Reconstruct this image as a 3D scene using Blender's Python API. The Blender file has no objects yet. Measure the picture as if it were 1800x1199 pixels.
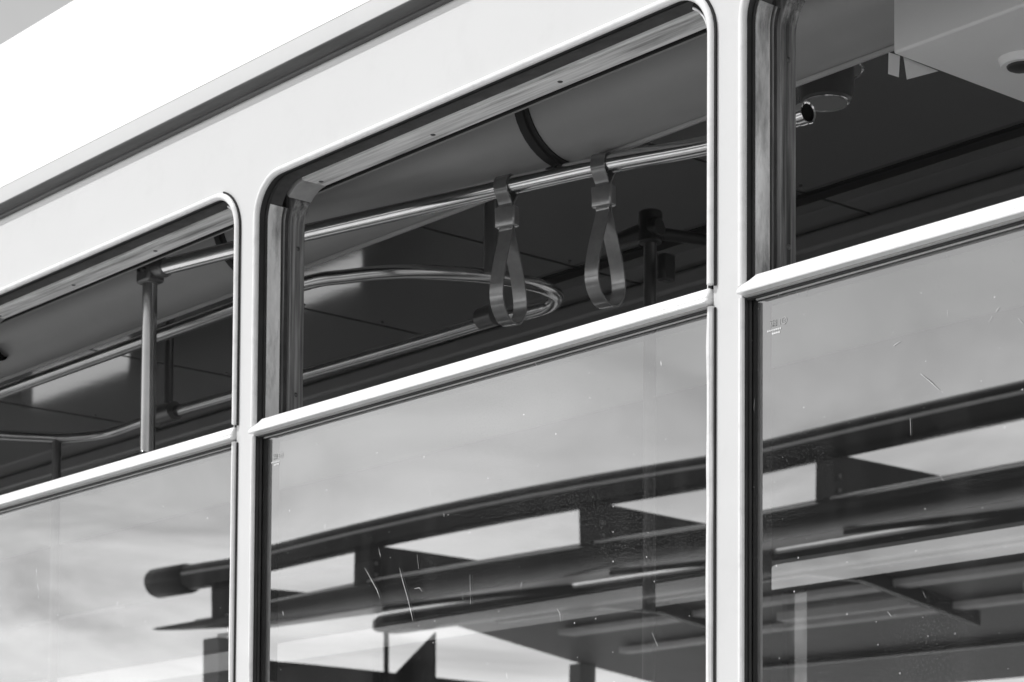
import bpy, bmesh, math, random
from mathutils import Vector, Matrix

random.seed(7)
scene = bpy.context.scene
C = scene.collection
H = 1.5                                   # height of the lens above the ground; all z below are relative to the lens

# ------------------------------------------------------------------ camera
# axes of the camera (right, down, forward) expressed in world X (along the bus), Y (into the bus), Z (up)
RIGHT = Vector((0.64946798, 0.76036165, 0.00644284))
DOWN = Vector((-0.03437243, 0.03782176, -0.99869317))
FWD = Vector((-0.75961167, 0.64839778, 0.05069950))
CAMP = Vector((0.0, -2.25, 0.0))
FPX, PCX, PCY = 4000.0, 900.0, 1427.0
cam_d = bpy.data.cameras.new('camera')
cam = bpy.data.objects.new('camera', cam_d)
C.objects.link(cam)
m = Matrix.Identity(4)
for i in range(3):
    m[i][0] = RIGHT[i]; m[i][1] = -DOWN[i]; m[i][2] = -FWD[i]; m[i][3] = CAMP[i]
m[2][3] += H
cam.matrix_world = m
cam_d.sensor_fit = 'HORIZONTAL'; cam_d.sensor_width = 36.0
cam_d.lens = FPX / 1800 * 36
cam_d.shift_y = (PCY - 599.5) / 1800
cam_d.clip_start = 0.05; cam_d.clip_end = 3000
cam_d.dof.use_dof = True; cam_d.dof.focus_distance = 3.45; cam_d.dof.aperture_fstop = 13
scene.camera = cam

# ------------------------------------------------------------------ sky and sun
SUN_EL, SUN_AZ = 53.0, -42.0              # azimuth measured from -Y towards +X
el, az = math.radians(SUN_EL), math.radians(SUN_AZ)
to_sun = Vector((math.sin(az) * math.cos(el), -math.cos(az) * math.cos(el), math.sin(el)))
w = bpy.data.worlds.new('World'); scene.world = w; w.use_nodes = True
nt = w.node_tree; nt.nodes.clear()
N = nt.nodes.new; L = nt.links.new
sky = N('ShaderNodeTexSky'); sky.sky_type = 'NISHITA'; sky.sun_disc = False
sky.sun_elevation = el
sky.sun_rotation = math.atan2(to_sun.x, to_sun.y)
sky.altitude = 100; sky.air_density = 1.0; sky.dust_density = 1.2; sky.ozone_density = 1.0
bw = N('ShaderNodeRGBToBW'); L(sky.outputs[0], bw.inputs[0])          # the photograph is black and white
tc = N('ShaderNodeTexCoord')
mp = N('ShaderNodeMapping'); mp.inputs['Scale'].default_value = (4.5, 4.5, 15.0); mp.inputs['Location'].default_value = (0.3, 0.2, 0.1); L(tc.outputs['Generated'], mp.inputs[0])
no = N('ShaderNodeTexNoise'); no.inputs['Scale'].default_value = 1.3; no.inputs['Detail'].default_value = 6; no.inputs['Roughness'].default_value = 0.55
no.inputs['Distortion'].default_value = 1.1
L(mp.outputs[0], no.inputs['Vector'])
cr = N('ShaderNodeMapRange'); cr.inputs[1].default_value = 0.30; cr.inputs[2].default_value = 0.72; cr.inputs[3].default_value = 0.0; cr.inputs[4].default_value = 1.0
L(no.outputs['Fac'], cr.inputs[0])
mix = N('ShaderNodeMix'); mix.data_type = 'FLOAT'
sx_ = N('ShaderNodeSeparateXYZ'); L(tc.outputs['Generated'], sx_.inputs[0])
low = N('ShaderNodeMapRange'); low.interpolation_type = 'SMOOTHSTEP'                      # thin cloud and haze lie low in the sky
low.inputs[1].default_value = 0.11; low.inputs[2].default_value = 0.30; low.inputs[3].default_value = 1.0; low.inputs[4].default_value = 0.12
L(sx_.outputs[2], low.inputs[0])
cm = N('ShaderNodeMath'); cm.operation = 'MULTIPLY'; L(cr.outputs[0], cm.inputs[0]); L(low.outputs[0], cm.inputs[1])
L(cm.outputs[0], mix.inputs[0])
hz = N('ShaderNodeMath'); hz.operation = 'MULTIPLY'; hz.inputs[1].default_value = 1.8; L(bw.outputs[0], hz.inputs[0])
bs_ = N('ShaderNodeMath'); bs_.operation = 'MULTIPLY'; bs_.inputs[1].default_value = 0.82; L(bw.outputs[0], bs_.inputs[0])
L(bs_.outputs[0], mix.inputs[2]); L(hz.outputs[0], mix.inputs[3])
bg = N('ShaderNodeBackground'); bg.inputs['Strength'].default_value = 0.13
L(mix.outputs[0], bg.inputs['Color'])
wo = N('ShaderNodeOutputWorld'); L(bg.outputs[0], wo.inputs['Surface'])
sd = bpy.data.lights.new('sun', 'SUN'); sd.energy = 2.3; sd.angle = math.radians(0.5); sd.color = (1, 1, 1)
so = bpy.data.objects.new('sun', sd); C.objects.link(so)
so.rotation_euler = (-to_sun).to_track_quat('-Z', 'Y').to_euler()
so.location = (-8, -12, 20)
vs = scene.view_settings
vs.view_transform = 'Standard'; vs.look = 'None'; vs.exposure = 0.80; vs.gamma = 1.0; vs.use_curve_mapping = False

# ------------------------------------------------------------------ pixel helpers (a pixel gives a direction, the plane gives the distance)
def ray(px, py):
    return RIGHT * ((px - PCX) / FPX) + DOWN * ((py - PCY) / FPX) + FWD
def onY(px, py, y): r = ray(px, py); return CAMP + r * ((y - CAMP.y) / r.y)
def onZ(px, py, z): r = ray(px, py); return CAMP + r * ((z - CAMP.z) / r.z)
def onX(px, py, x): r = ray(px, py); return CAMP + r * ((x - CAMP.x) / r.x)

# ------------------------------------------------------------------ materials
MATS = {}
def mat(name, col=0.5, rough=0.5, metal=0.0, ior=1.5, coat=0.0, var=0.0, vscale=6.0, stretch=(1, 1, 1), bump=0.0, bscale=40.0,
        dark=0.0, dscale=12.0, rvar=0.0):
    mt = bpy.data.materials.new(name); mt.use_nodes = True
    t = mt.node_tree; b = t.nodes['Principled BSDF']
    b.inputs['Roughness'].default_value = rough; b.inputs['Metallic'].default_value = metal
    b.inputs['IOR'].default_value = ior; b.inputs['Coat Weight'].default_value = coat
    b.inputs['Coat Roughness'].default_value = 0.08
    tcn = t.nodes.new('ShaderNodeTexCoord'); mpn = t.nodes.new('ShaderNodeMapping'); mpn.inputs['Scale'].default_value = stretch
    t.links.new(tcn.outputs['Object'], mpn.inputs[0])
    n1 = t.nodes.new('ShaderNodeTexNoise'); n1.inputs['Scale'].default_value = vscale; n1.inputs['Detail'].default_value = 8; n1.inputs['Roughness'].default_value = 0.6
    t.links.new(mpn.outputs[0], n1.inputs['Vector'])
    r = t.nodes.new('ShaderNodeMapRange'); r.inputs[1].default_value = 0.3; r.inputs[2].default_value = 0.7
    r.inputs[3].default_value = col * (1 - var); r.inputs[4].default_value = min(0.95, col * (1 + var))
    t.links.new(n1.outputs['Fac'], r.inputs[0])
    out = r.outputs[0]
    if dark > 0:                                           # grime and scuffs with shapes of their own
        n2 = t.nodes.new('ShaderNodeTexNoise'); n2.inputs['Scale'].default_value = dscale; n2.inputs['Detail'].default_value = 10; n2.inputs['Roughness'].default_value = 0.7
        t.links.new(mpn.outputs[0], n2.inputs['Vector'])
        r2 = t.nodes.new('ShaderNodeMapRange'); r2.inputs[1].default_value = 0.52; r2.inputs[2].default_value = 0.66
        r2.inputs[3].default_value = 1.0; r2.inputs[4].default_value = 1 - dark
        t.links.new(n2.outputs['Fac'], r2.inputs[0])
        mu = t.nodes.new('ShaderNodeMath'); mu.operation = 'MULTIPLY'
        t.links.new(out, mu.inputs[0]); t.links.new(r2.outputs[0], mu.inputs[1]); out = mu.outputs[0]
    cb = t.nodes.new('ShaderNodeCombineColor')
    for k in range(3): t.links.new(out, cb.inputs[k])
    t.links.new(cb.outputs[0], b.inputs['Base Color'])
    if rvar:
        r3 = t.nodes.new('ShaderNodeMapRange'); r3.inputs[3].default_value = max(0.02, rough - rvar); r3.inputs[4].default_value = rough + rvar
        t.links.new(n1.outputs['Fac'], r3.inputs[0]); t.links.new(r3.outputs[0], b.inputs['Roughness'])
    if bump:
        n3 = t.nodes.new('ShaderNodeTexNoise'); n3.inputs['Scale'].default_value = bscale; n3.inputs['Detail'].default_value = 5
        t.links.new(mpn.outputs[0], n3.inputs['Vector'])
        bp = t.nodes.new('ShaderNodeBump'); bp.inputs['Strength'].default_value = 1.0; bp.inputs['Distance'].default_value = bump
        t.links.new(n3.outputs['Fac'], bp.inputs['Height']); t.links.new(bp.outputs[0], b.inputs['Normal'])
    MATS[name] = mt
    return mt

mat('body_paint', 0.60, 0.30, coat=0.3, var=0.012, vscale=3, bump=0.0012, bscale=2.2, dark=0.03, dscale=9)
mat('roof_paint', 0.82, 0.38, var=0.02, vscale=2)
mat('trim_paint', 0.74, 0.28, coat=0.2, var=0.05, vscale=25, bump=0.0006, bscale=60, dark=0.12, dscale=35)
mat('gutter_metal', 0.05, 0.45, var=0.35, vscale=10, stretch=(0.6, 8, 8), bump=0.0008, bscale=30)
mat('rubber', 0.028, 0.42, var=0.25, vscale=20, bump=0.0006, bscale=25)
mat('felt_channel', 0.70, 0.75, var=0.3, vscale=30, stretch=(1, 1, 0.25), dark=0.75, dscale=9, bump=0.001, bscale=80)
mat('gap_black', 0.006, 0.9)
mat('channel_dark', 0.05, 0.6, var=0.4, vscale=30)
mat('worn_frame', 0.18, 0.5, var=0.9, vscale=55, stretch=(3, 3, 0.08), dark=0.8, dscale=16, bump=0.0008, bscale=60, rvar=0.12)
mat('worn_lintel', 0.74, 0.45, var=0.3, vscale=45, stretch=(0.12, 3, 3), dark=0.65, dscale=16, bump=0.0008, bscale=50, rvar=0.1)
mat('worn_corner', 0.30, 0.5, var=0.25, vscale=14, dark=0.4, dscale=10)
mat('screw_metal', 0.10, 0.35, metal=0.6, var=0.2)
mat('lintel_paint', 0.24, 0.42, var=0.06, vscale=4)
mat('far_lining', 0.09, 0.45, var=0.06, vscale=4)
mat('lining', 0.20, 0.42, var=0.06, vscale=4)
mat('ceiling_laminate', 0.36, 0.07, metal=0.65, var=0.06, vscale=3, bump=0.0003, bscale=5)
mat('ceiling_strip', 0.45, 0.35, var=0.1)
mat('strip_black', 0.02, 0.7, var=0.2)
mat('duct_paint', 0.35, 0.38, var=0.05, vscale=5)
mat('cover_paint', 0.88, 0.40, var=0.03, vscale=4)
mat('worn_steel', 0.45, 0.2, metal=1.0, var=0.1, vscale=15, rvar=0.05)
mat('steel_tube', 0.9, 0.12, metal=1.0, var=0.1, vscale=15, rvar=0.05)
mat('dark_tube', 0.16, 0.32, metal=0.7, var=0.1)
mat('speaker_grey', 0.10, 0.3, var=0.2)
mat('black_plastic', 0.025, 0.45, var=0.3)
mat('strap_plastic', 0.26, 0.2, metal=0.4, coat=0.6, var=0.15, vscale=40, bump=0.0003, bscale=90)
mat('glint_flap', 0.7, 0.4, var=0.1)
mat('floor_vinyl', 0.50, 0.6, var=0.2)
mat('canopy_paint', 0.025, 0.19, metal=0.9, var=0.15, vscale=2)
mat('canopy_soffit', 0.80, 0.28, metal=0.6, var=0.08, vscale=2)
mat('canopy_grey', 0.22, 0.45, var=0.1, vscale=2)
mat('purlin_paint', 0.85, 0.4, var=0.1)
mat('concrete_road', 0.50, 0.9, var=0.2, vscale=30, bump=0.01, bscale=60)
mat("paving", 0.42, 0.85, var=0.15, vscale=8, bump=0.004, bscale=40)
mat('kerb_stone', 0.33, 0.8, var=0.15, vscale=8)
mat('tyre', 0.025, 0.8, var=0.2)
mat('scratch_white', 0.55, 0.7, var=0.4, vscale=60)
mat('etching', 0.75, 0.7, var=0.1)

def thin_fresnel(t, ior):
    # a thin pane reflects alike from both sides: undo the Fresnel node's flip on back faces
    fr = t.nodes.new('ShaderNodeFresnel'); ge = t.nodes.new('ShaderNodeNewGeometry'); mr = t.nodes.new('ShaderNodeMapRange')
    mr.inputs[3].default_value = ior; mr.inputs[4].default_value = 1 / ior
    t.links.new(ge.outputs['Backfacing'], mr.inputs[0]); t.links.new(mr.outputs[0], fr.inputs['IOR'])
    return fr

def glass_material():
    mt = bpy.data.materials.new('coated_glass'); mt.use_nodes = True
    t = mt.node_tree; t.nodes.clear(); n = t.nodes.new; l = t.links.new
    out = n('ShaderNodeOutputMaterial')
    tr = n('ShaderNodeBsdfTransparent'); tr.inputs[0].default_value = (0.44, 0.44, 0.44, 1)
    gl = n('ShaderNodeBsdfGlossy'); gl.inputs['Roughness'].default_value = 0.0; gl.inputs[0].default_value = (1, 1, 1, 1)
    fr = thin_fresnel(t, 3.2)
    mx = n('ShaderNodeMixShader'); l(fr.outputs[0], mx.inputs[0]); l(tr.outputs[0], mx.inputs[1]); l(gl.outputs[0], mx.inputs[2])
    # dust, specks and scratches on the pane
    tcn = n('ShaderNodeTexCoord')
    sx = n('ShaderNodeSeparateXYZ'); l(tcn.outputs['Object'], sx.inputs[0])
    flat = n('ShaderNodeCombineXYZ'); l(sx.outputs[0], flat.inputs[0]); l(sx.outputs[2], flat.inputs[1])
    v = n('ShaderNodeTexVoronoi'); v.voronoi_dimensions = '2D'; v.inputs['Scale'].default_value = 24; l(flat.outputs[0], v.inputs['Vector'])
    cmp_ = n('ShaderNodeMapRange'); cmp_.inputs[1].default_value = 0.018; cmp_.inputs[2].default_value = 0.036; cmp_.inputs[3].default_value = 1; cmp_.inputs[4].default_value = 0
    l(v.outputs['Distance'], cmp_.inputs[0])
    sepc = n('ShaderNodeSeparateColor'); l(v.outputs['Color'], sepc.inputs[0])
    keep = n('ShaderNodeMath'); keep.operation = 'GREATER_THAN'; keep.inputs[1].default_value = 0.42; l(sepc.outputs[0], keep.inputs[0])
    rsz = n('ShaderNodeMapRange'); rsz.inputs[3].default_value = 3.2; rsz.inputs[4].default_value = 0.8; l(sepc.outputs[1], rsz.inputs[0])
    dsz = n('ShaderNodeMath'); dsz.operation = 'MULTIPLY'; l(v.outputs['Distance'], dsz.inputs[0]); l(rsz.outputs[0], dsz.inputs[1]); l(dsz.outputs[0], cmp_.inputs[0])
    spk = n('ShaderNodeMath'); spk.operation = 'MULTIPLY'; l(cmp_.outputs[0], spk.inputs[0]); l(keep.outputs[0], spk.inputs[1])
    sp = n('ShaderNodeMath'); sp.operation = 'MULTIPLY'; l(spk.outputs[0], sp.inputs[0]); l(sepc.outputs[2], sp.inputs[1])
    mp1 = n('ShaderNodeMapping'); mp1.inputs['Scale'].default_value = (62, 6.0, 1); mp1.inputs['Rotation'].default_value = (0, 0, 0.16); l(flat.outputs[0], mp1.inputs[0])
    nz = n('ShaderNodeTexNoise'); nz.inputs['Scale'].default_value = 9; l(tcn.outputs['Object'], nz.inputs['Vector'])
    wv = n('ShaderNodeVectorMath'); wv.operation = 'MULTIPLY_ADD'; wv.inputs[1].default_value = (6.0, 1.2, 0.0); l(nz.outputs['Color'], wv.inputs[0]); l(mp1.outputs[0], wv.inputs[2])
    v2 = n('ShaderNodeTexVoronoi'); v2.voronoi_dimensions = '2D'; v2.inputs['Scale'].default_value = 1.0; l(wv.outputs[0], v2.inputs['Vector'])
    c2 = n('ShaderNodeMapRange'); c2.inputs[1].default_value = 0.012; c2.inputs[2].default_value = 0.05; c2.inputs[3].default_value = 1; c2.inputs[4].default_value = 0
    l(v2.outputs['Distance'], c2.inputs[0])
    sc2 = n('ShaderNodeSeparateColor'); l(v2.outputs['Color'], sc2.inputs[0])
    k2 = n('ShaderNodeMath'); k2.operation = 'GREATER_THAN'; k2.inputs[1].default_value = 0.955; l(sc2.outputs[1], k2.inputs[0])
    s2 = n('ShaderNodeMath'); s2.operation = 'MULTIPLY'; l(c2.outputs[0], s2.inputs[0]); l(k2.outputs[0], s2.inputs[1])
    # fine grit gathers in clouds
    v3 = n('ShaderNodeTexVoronoi'); v3.voronoi_dimensions = '2D'; v3.inputs['Scale'].default_value = 230; l(flat.outputs[0], v3.inputs['Vector'])
    c3 = n('ShaderNodeMapRange'); c3.inputs[1].default_value = 0.16; c3.inputs[2].default_value = 0.24; c3.inputs[3].default_value = 1; c3.inputs[4].default_value = 0
    l(v3.outputs['Distance'], c3.inputs[0])
    n4 = n('ShaderNodeTexNoise'); n4.inputs['Scale'].default_value = 4; n4.inputs['Detail'].default_value = 4; l(tcn.outputs['Object'], n4.inputs['Vector'])
    c4 = n('ShaderNodeMapRange'); c4.inputs[1].default_value = 0.42; c4.inputs[2].default_value = 0.75; c4.inputs[3].default_value = 0.0; c4.inputs[4].default_value = 0.12
    l(n4.outputs['Fac'], c4.inputs[0])
    g3 = n('ShaderNodeMath'); g3.operation = 'MULTIPLY'; l(c3.outputs[0], g3.inputs[0]); l(c4.outputs[0], g3.inputs[1])
    a = n('ShaderNodeMath'); a.operation = 'ADD'; l(sp.outputs[0], a.inputs[0]); l(s2.outputs[0], a.inputs[1])
    mps = n('ShaderNodeMapping'); mps.inputs['Scale'].default_value = (16, 1.6, 1); mps.inputs['Rotation'].default_value = (0, 0, 0.12); l(flat.outputs[0], mps.inputs[0])
    ns = n('ShaderNodeTexNoise'); ns.inputs['Scale'].default_value = 1.0; ns.inputs['Detail'].default_value = 6; l(mps.outputs[0], ns.inputs['Vector'])
    cs = n('ShaderNodeMapRange'); cs.inputs[1].default_value = 0.5; cs.inputs[2].default_value = 0.8; cs.inputs[3].default_value = 0; cs.inputs[4].default_value = 0.022; l(ns.outputs['Fac'], cs.inputs[0])
    a_s = n('ShaderNodeMath'); a_s.operation = 'ADD'; l(a.outputs[0], a_s.inputs[0]); l(cs.outputs[0], a_s.inputs[1]); a = a_s
    a2 = n('ShaderNodeMath'); a2.operation = 'ADD'; l(a.outputs[0], a2.inputs[0]); l(g3.outputs[0], a2.inputs[1])
    a3 = n('ShaderNodeMath'); a3.operation = 'MULTIPLY_ADD'; a3.inputs[1].default_value = 0.8; a3.inputs[2].default_value = 0.006; a3.use_clamp = True; l(a2.outputs[0], a3.inputs[0])
    df = n('ShaderNodeBsdfDiffuse'); df.inputs[0].default_value = (0.8, 0.8, 0.8, 1)
    m2 = n('ShaderNodeMixShader'); l(a3.outputs[0], m2.inputs[0]); l(mx.outputs[0], m2.inputs[1]); l(df.outputs[0], m2.inputs[2])
    l(m2.outputs[0], out.inputs['Surface'])
    MATS['coated_glass'] = mt
glass_material()
def clear_glass(name='clear_glass', tint=0.88):
    mt = bpy.data.materials.new(name); mt.use_nodes = True
    t = mt.node_tree; t.nodes.clear(); n = t.nodes.new; l = t.links.new
    out = n('ShaderNodeOutputMaterial'); tr = n('ShaderNodeBsdfTransparent'); tr.inputs[0].default_value = (tint, tint, tint, 1)
    gl = n('ShaderNodeBsdfGlossy'); gl.inputs['Roughness'].default_value = 0.0
    fr = thin_fresnel(t, 1.5)
    mx = n('ShaderNodeMixShader'); l(fr.outputs[0], mx.inputs[0]); l(tr.outputs[0], mx.inputs[1]); l(gl.outputs[0], mx.inputs[2]); l(mx.outputs[0], out.inputs['Surface'])
    MATS[name] = mt
clear_glass(); clear_glass('tinted_glass', 0.62)

# ------------------------------------------------------------------ mesh helpers
class MB:
    def __init__(s): s.v = []; s.f = []
    def add(s, vs, fs):
        o = len(s.v); s.v += [tuple(p) for p in vs]; s.f += [tuple(i + o for i in f) for f in fs]
    def box(s, x0, x1, y0, y1, z0, z1):
        s.add([(x, y, z) for x in (x0, x1) for y in (y0, y1) for z in (z0, z1)],
              [(0, 1, 3, 2), (4, 6, 7, 5), (0, 4, 5, 1), (2, 3, 7, 6), (0, 2, 6, 4), (1, 5, 7, 3)])
    def prism_x(s, prof, x0, x1, cap=True, closed=True):          # profile in (y, z)
        n = len(prof)
        vs = [(x0, y, z) for y, z in prof] + [(x1, y, z) for y, z in prof]
        fs = [(i, (i + 1) % n, n + (i + 1) % n, n + i) for i in range(n if closed else n - 1)]
        if cap and closed: fs += [tuple(range(n - 1, -1, -1)), tuple(range(n, 2 * n))]
        s.add(vs, fs)
    def plate(s, poly, axis, a0, a1):                              # polygon in the plane perpendicular to axis, from a0 to a1
        n = len(poly); mk = {'x': lambda a, p: (a, p[0], p[1]), 'y': lambda a, p: (p[0], a, p[1]), 'z': lambda a, p: (p[0], p[1], a)}[axis]
        vs = [mk(a0, p) for p in poly] + [mk(a1, p) for p in poly]
        fs = [(i, (i + 1) % n, n + (i + 1) % n, n + i) for i in range(n)] + [tuple(range(n - 1, -1, -1)), tuple(range(n, 2 * n))]
        s.add(vs, fs)
    def tube(s, pts, r, seg=16, cap=True, inner=None):
        pts = [Vector(p) for p in pts]; n = len(pts)
        rs = r if isinstance(r, (list, tuple)) else [r] * n
        up = Vector((0.013, 0.021, 1)); vs = []
        prev = None
        for i, p in enumerate(pts):
            d = (pts[min(i + 1, n - 1)] - pts[max(i - 1, 0)]).normalized()
            if prev is None:
                a = d.cross(up if abs(d.z) < 0.9 else Vector((1, 0.02, 0))).normalized()
            else:
                a = (prev - d * prev.dot(d)).normalized()
            prev = a; b = d.cross(a)
            vs += [p + (a * math.cos(2 * math.pi * k / seg) + b * math.sin(2 * math.pi * k / seg)) * rs[i] for k in range(seg)]
        fs = [(i * seg + k, i * seg + (k + 1) % seg, (i + 1) * seg + (k + 1) % seg, (i + 1) * seg + k) for i in range(n - 1) for k in range(seg)]
        if cap: fs += [tuple(range(seg - 1, -1, -1)), tuple(range((n - 1) * seg, n * seg))]
        s.add(vs, fs)
    def sphere(s, c, r, su=14, sv=8, sq=(1, 1, 1)):
        vs = []; fs = []
        for j in range(sv + 1):
            t = math.pi * j / sv
            for i in range(su):
                p = 2 * math.pi * i / su
                vs.append((c[0] + r * sq[0] * math.sin(t) * math.cos(p), c[1] + r * sq[1] * math.sin(t) * math.sin(p), c[2] + r * sq[2] * math.cos(t)))
        for j in range(sv):
            for i in range(su):
                fs.append((j * su + i, j * su + (i + 1) % su, (j + 1) * su + (i + 1) % su, (j + 1) * su + i))
        s.add(vs, fs)
    def sweep(s, rows, closed=False, cap=True):                    # rows of equal-length closed sections
        n = len(rows[0]); k = len(rows)
        vs = [p for r in rows for p in r]
        fs = [(i * n + j, i * n + (j + 1) % n, ((i + 1) % k) * n + (j + 1) % n, ((i + 1) % k) * n + j) for i in range(k if closed else k - 1) for j in range(n)]
        if cap and not closed: fs += [tuple(range(n - 1, -1, -1)), tuple(range((k - 1) * n, k * n))]
        s.add(vs, fs)
    def build(s, name, material, parent=None, smooth=30, bevel=0.0, flat=False):
        me = bpy.data.meshes.new(name)
        base = Vector((0, 0, 0))
        p = parent
        while p is not None: base += p.location; p = p.parent
        me.from_pydata([(x - base.x, y - base.y, z + H - base.z) for x, y, z in s.v], [], s.f)
        bm = bmesh.new(); bm.from_mesh(me)
        bmesh.ops.remove_doubles(bm, verts=bm.verts, dist=1e-6)
        bmesh.ops.recalc_face_normals(bm, faces=bm.faces)
        bm.to_mesh(me); bm.free()
        if not flat:
            for q in me.polygons: q.use_smooth = True
            me.set_sharp_from_angle(angle=math.radians(smooth))
        me.materials.append(MATS[material])
        o = bpy.data.objects.new(name, me); C.objects.link(o)
        if parent is not None: o.parent = parent
        if bevel:
            bv = o.modifiers.new('bevel', 'BEVEL'); bv.width = bevel; bv.segments = 2; bv.limit_method = 'ANGLE'; bv.angle_limit = math.radians(40)
        return o

def thing(name, label, cat, loc=(0, 0, 0), group=None):
    o = bpy.data.objects.new(name, None); C.objects.link(o); o.location = loc
    o.empty_display_size = 0.2
    o['label'] = label; o['category'] = cat
    if group: o['group'] = group
    return o

def fillet_path(pts, rad, seg=8):
    """polyline with rounded corners"""
    P = [Vector(p) for p in pts]; out = [P[0]]
    for i in range(1, len(P) - 1):
        a, b, c = P[i - 1], P[i], P[i + 1]
        u = (a - b).normalized(); v = (c - b).normalized()
        r = min(rad, (a - b).length * 0.48, (c - b).length * 0.48)
        p0, p1 = b + u * r, b + v * r
        for k in range(seg + 1):
            t = k / seg
            out.append((1 - t) ** 2 * p0 + 2 * t * (1 - t) * b + t * t * p1)
    out.append(P[-1]); return out

def spline(pts, n=8):
    P = [Vector(p) for p in pts]; out = []
    for i in range(len(P) - 1):
        p0 = P[max(i - 1, 0)]; p1 = P[i]; p2 = P[i + 1]; p3 = P[min(i + 2, len(P) - 1)]
        for k in range(n):
            t = k / n
            out.append(0.5 * ((2 * p1) + (p2 - p0) * t + (2 * p0 - 5 * p1 + 4 * p2 - p3) * t * t + (3 * p1 - p0 - 3 * p2 + p3) * t ** 3))
    out.append(P[-1]); return out

def sheet_with_holes(name, outline, holes, thick, y, material, parent):
    """flat panel in the XZ plane, outline and holes as lists of (x, z); outer face at y, inner at y + thick"""
    cu = bpy.data.curves.new('tmp', 'CURVE'); cu.dimensions = '2D'; cu.fill_mode = 'BOTH'; cu.extrude = thick / 2
    for loop in [outline] + holes:
        sp = cu.splines.new('POLY'); sp.points.add(len(loop) - 1)
        for q, (x, z) in zip(sp.points, loop): q.co = (x, z, 0, 1)
        sp.use_cyclic_u = True
    tmp = bpy.data.objects.new('tmp', cu)
    C.objects.link(tmp)
    bpy.context.view_layer.update()
    me0 = bpy.data.meshes.new_from_object(tmp.evaluated_get(bpy.context.evaluated_depsgraph_get()))
    mb = MB()
    mb.add([(v.co.x, y + thick / 2 - v.co.z, v.co.y) for v in me0.vertices], [tuple(p.vertices) for p in me0.polygons])
    bpy.data.objects.remove(tmp); bpy.data.curves.remove(cu); bpy.data.meshes.remove(me0)
    return mb.build(name, material, parent, flat=True)

def arch(xl, xr, zb, zt, r, o=0.0, seg=10):
    """open path in (x, z): up the left side, round the two top corners, down the right side; o insets it"""
    r = max(r - o, 0.004); x0, x1, z1 = xl + o, xr - o, zt - o
    p = [(x0, zb)]
    for k in range(seg + 1):
        a = math.pi - (math.pi / 2) * k / seg
        p.append((x0 + r + r * math.cos(a), z1 - r + r * math.sin(a)))
    for k in range(seg + 1):
        a = math.pi / 2 - (math.pi / 2) * k / seg
        p.append((x1 - r + r * math.cos(a), z1 - r + r * math.sin(a)))
    p.append((x1, zb)); return p

def arch_strip(mb, xl, xr, zb, zt, r, o_in, o_out, y0, y1, sel=None):
    """a strip of rectangular section that follows the opening: inner face at inset o_in, outer at o_out"""
    a, b = arch(xl, xr, zb, zt, r, o_in), arch(xl, xr, zb, zt, r, o_out)
    rows = [[(q[0], y0, q[1]), (q[0], y1, q[1]), (p[0], y1, p[1]), (p[0], y0, p[1])] for p, q in zip(b, a)]
    if sel: rows = rows[sel[0]:sel[1]]
    mb.sweep(rows)

def arch_bead(mb, xl, xr, zb, zt, r, o, y, ro, ry, sel=None, zleft=None):
    rows = []
    a = [arch(xl, xr, zb, zt, r, o + ro * math.cos(2 * math.pi * k / 10)) for k in range(10)]
    for i in range(len(a[0])):
        rows.append([(a[k][i][0], y + ry * math.sin(2 * math.pi * k / 10), a[k][i][1]) for k in range(10)])
    if zleft is not None: rows[0] = [(x_, y_, zleft) for x_, y_, z_ in rows[0]]
    if sel: rows = rows[sel[0]:sel[1]]
    mb.sweep(rows)

# ------------------------------------------------------------------ ground
gm = MB(); gm.box(-600, 600, -600, 600, -H - 0.3, -H)
g = gm.build('ground', 'concrete_road'); g['kind'] = 'structure'
gm = MB(); gm.box(-40, 20, -22, -5.2, -H - 0.1, -H + 0.12)
g = gm.build('pavement', 'paving', bevel=0.01); g['kind'] = 'structure'
gm = MB()
for k in range(60): gm.box(-40 + k + 0.004, -39 + k - 0.004, -5.195, -5.0, -H - 0.1, -H + 0.13)
g = gm.build('kerb', 'kerb_stone', bevel=0.012); g['kind'] = 'structure'

# ------------------------------------------------------------------ the bus
X0, X1 = -9.6, 2.0
YF = 2.4                                   # far side wall
ZC = 1.72                                  # ceiling
bus = thing('bus', 'white old city bus with open upper windows and a dark rain gutter', 'bus', ((X0 + X1) / 2, YF / 2, 0))
PITCH = 1.196
WR = [-2.209 + k * PITCH for k in range(-5, 4)]
WW = 1.142; ZT = 1.334; ZB = 0.05; RC = 0.075

def rrect(xl, xr, zb, zt, r, seg=10, rb=None):
    rb = r if rb is None else rb
    p = arch(xl, xr, zb, zt, r)[1:-1]
    for k in range(seg + 1):
        a = -(math.pi / 2) * k / seg
        p.append((xr - rb + rb * math.cos(a), zb + rb + rb * math.sin(a)))
    for k in range(seg + 1):
        a = -math.pi / 2 - (math.pi / 2) * k / seg
        p.append((xl + rb + rb * math.cos(a), zb + rb + rb * math.sin(a)))
    return p
holes = [rrect(xr - WW, xr, ZB, ZT, RC, rb=0.05) for xr in WR]
sheet_with_holes('side_panel', [(X0, -1.15), (X1, -1.15), (X1, 1.556), (X0, 1.556)], holes, 0.004, 0.0, 'body_paint', bus)

# roof: a dome that starts at the cantrail and runs over to the far side
prof = [(-0.0006, 1.5565), (0.045, 1.66), (0.095, 1.785), (0.15, 1.915), (0.22, 2.04), (0.30, 2.115), (0.42, 2.18), (0.65, 2.24), (1.2, 2.27)]
prof = [(p.x, p.y) for p in spline([Vector((a, b, 0)) for a, b in prof], 4)]
prof = prof + [(YF - y, z) for y, z in reversed(prof[:-1])]
mb = MB(); mb.prism_x(prof + [(y, z - 0.02) for y, z in reversed(prof[1:-1])], X0, X1)
roof = mb.build('roof', 'roof_paint', bus, smooth=40)
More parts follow.
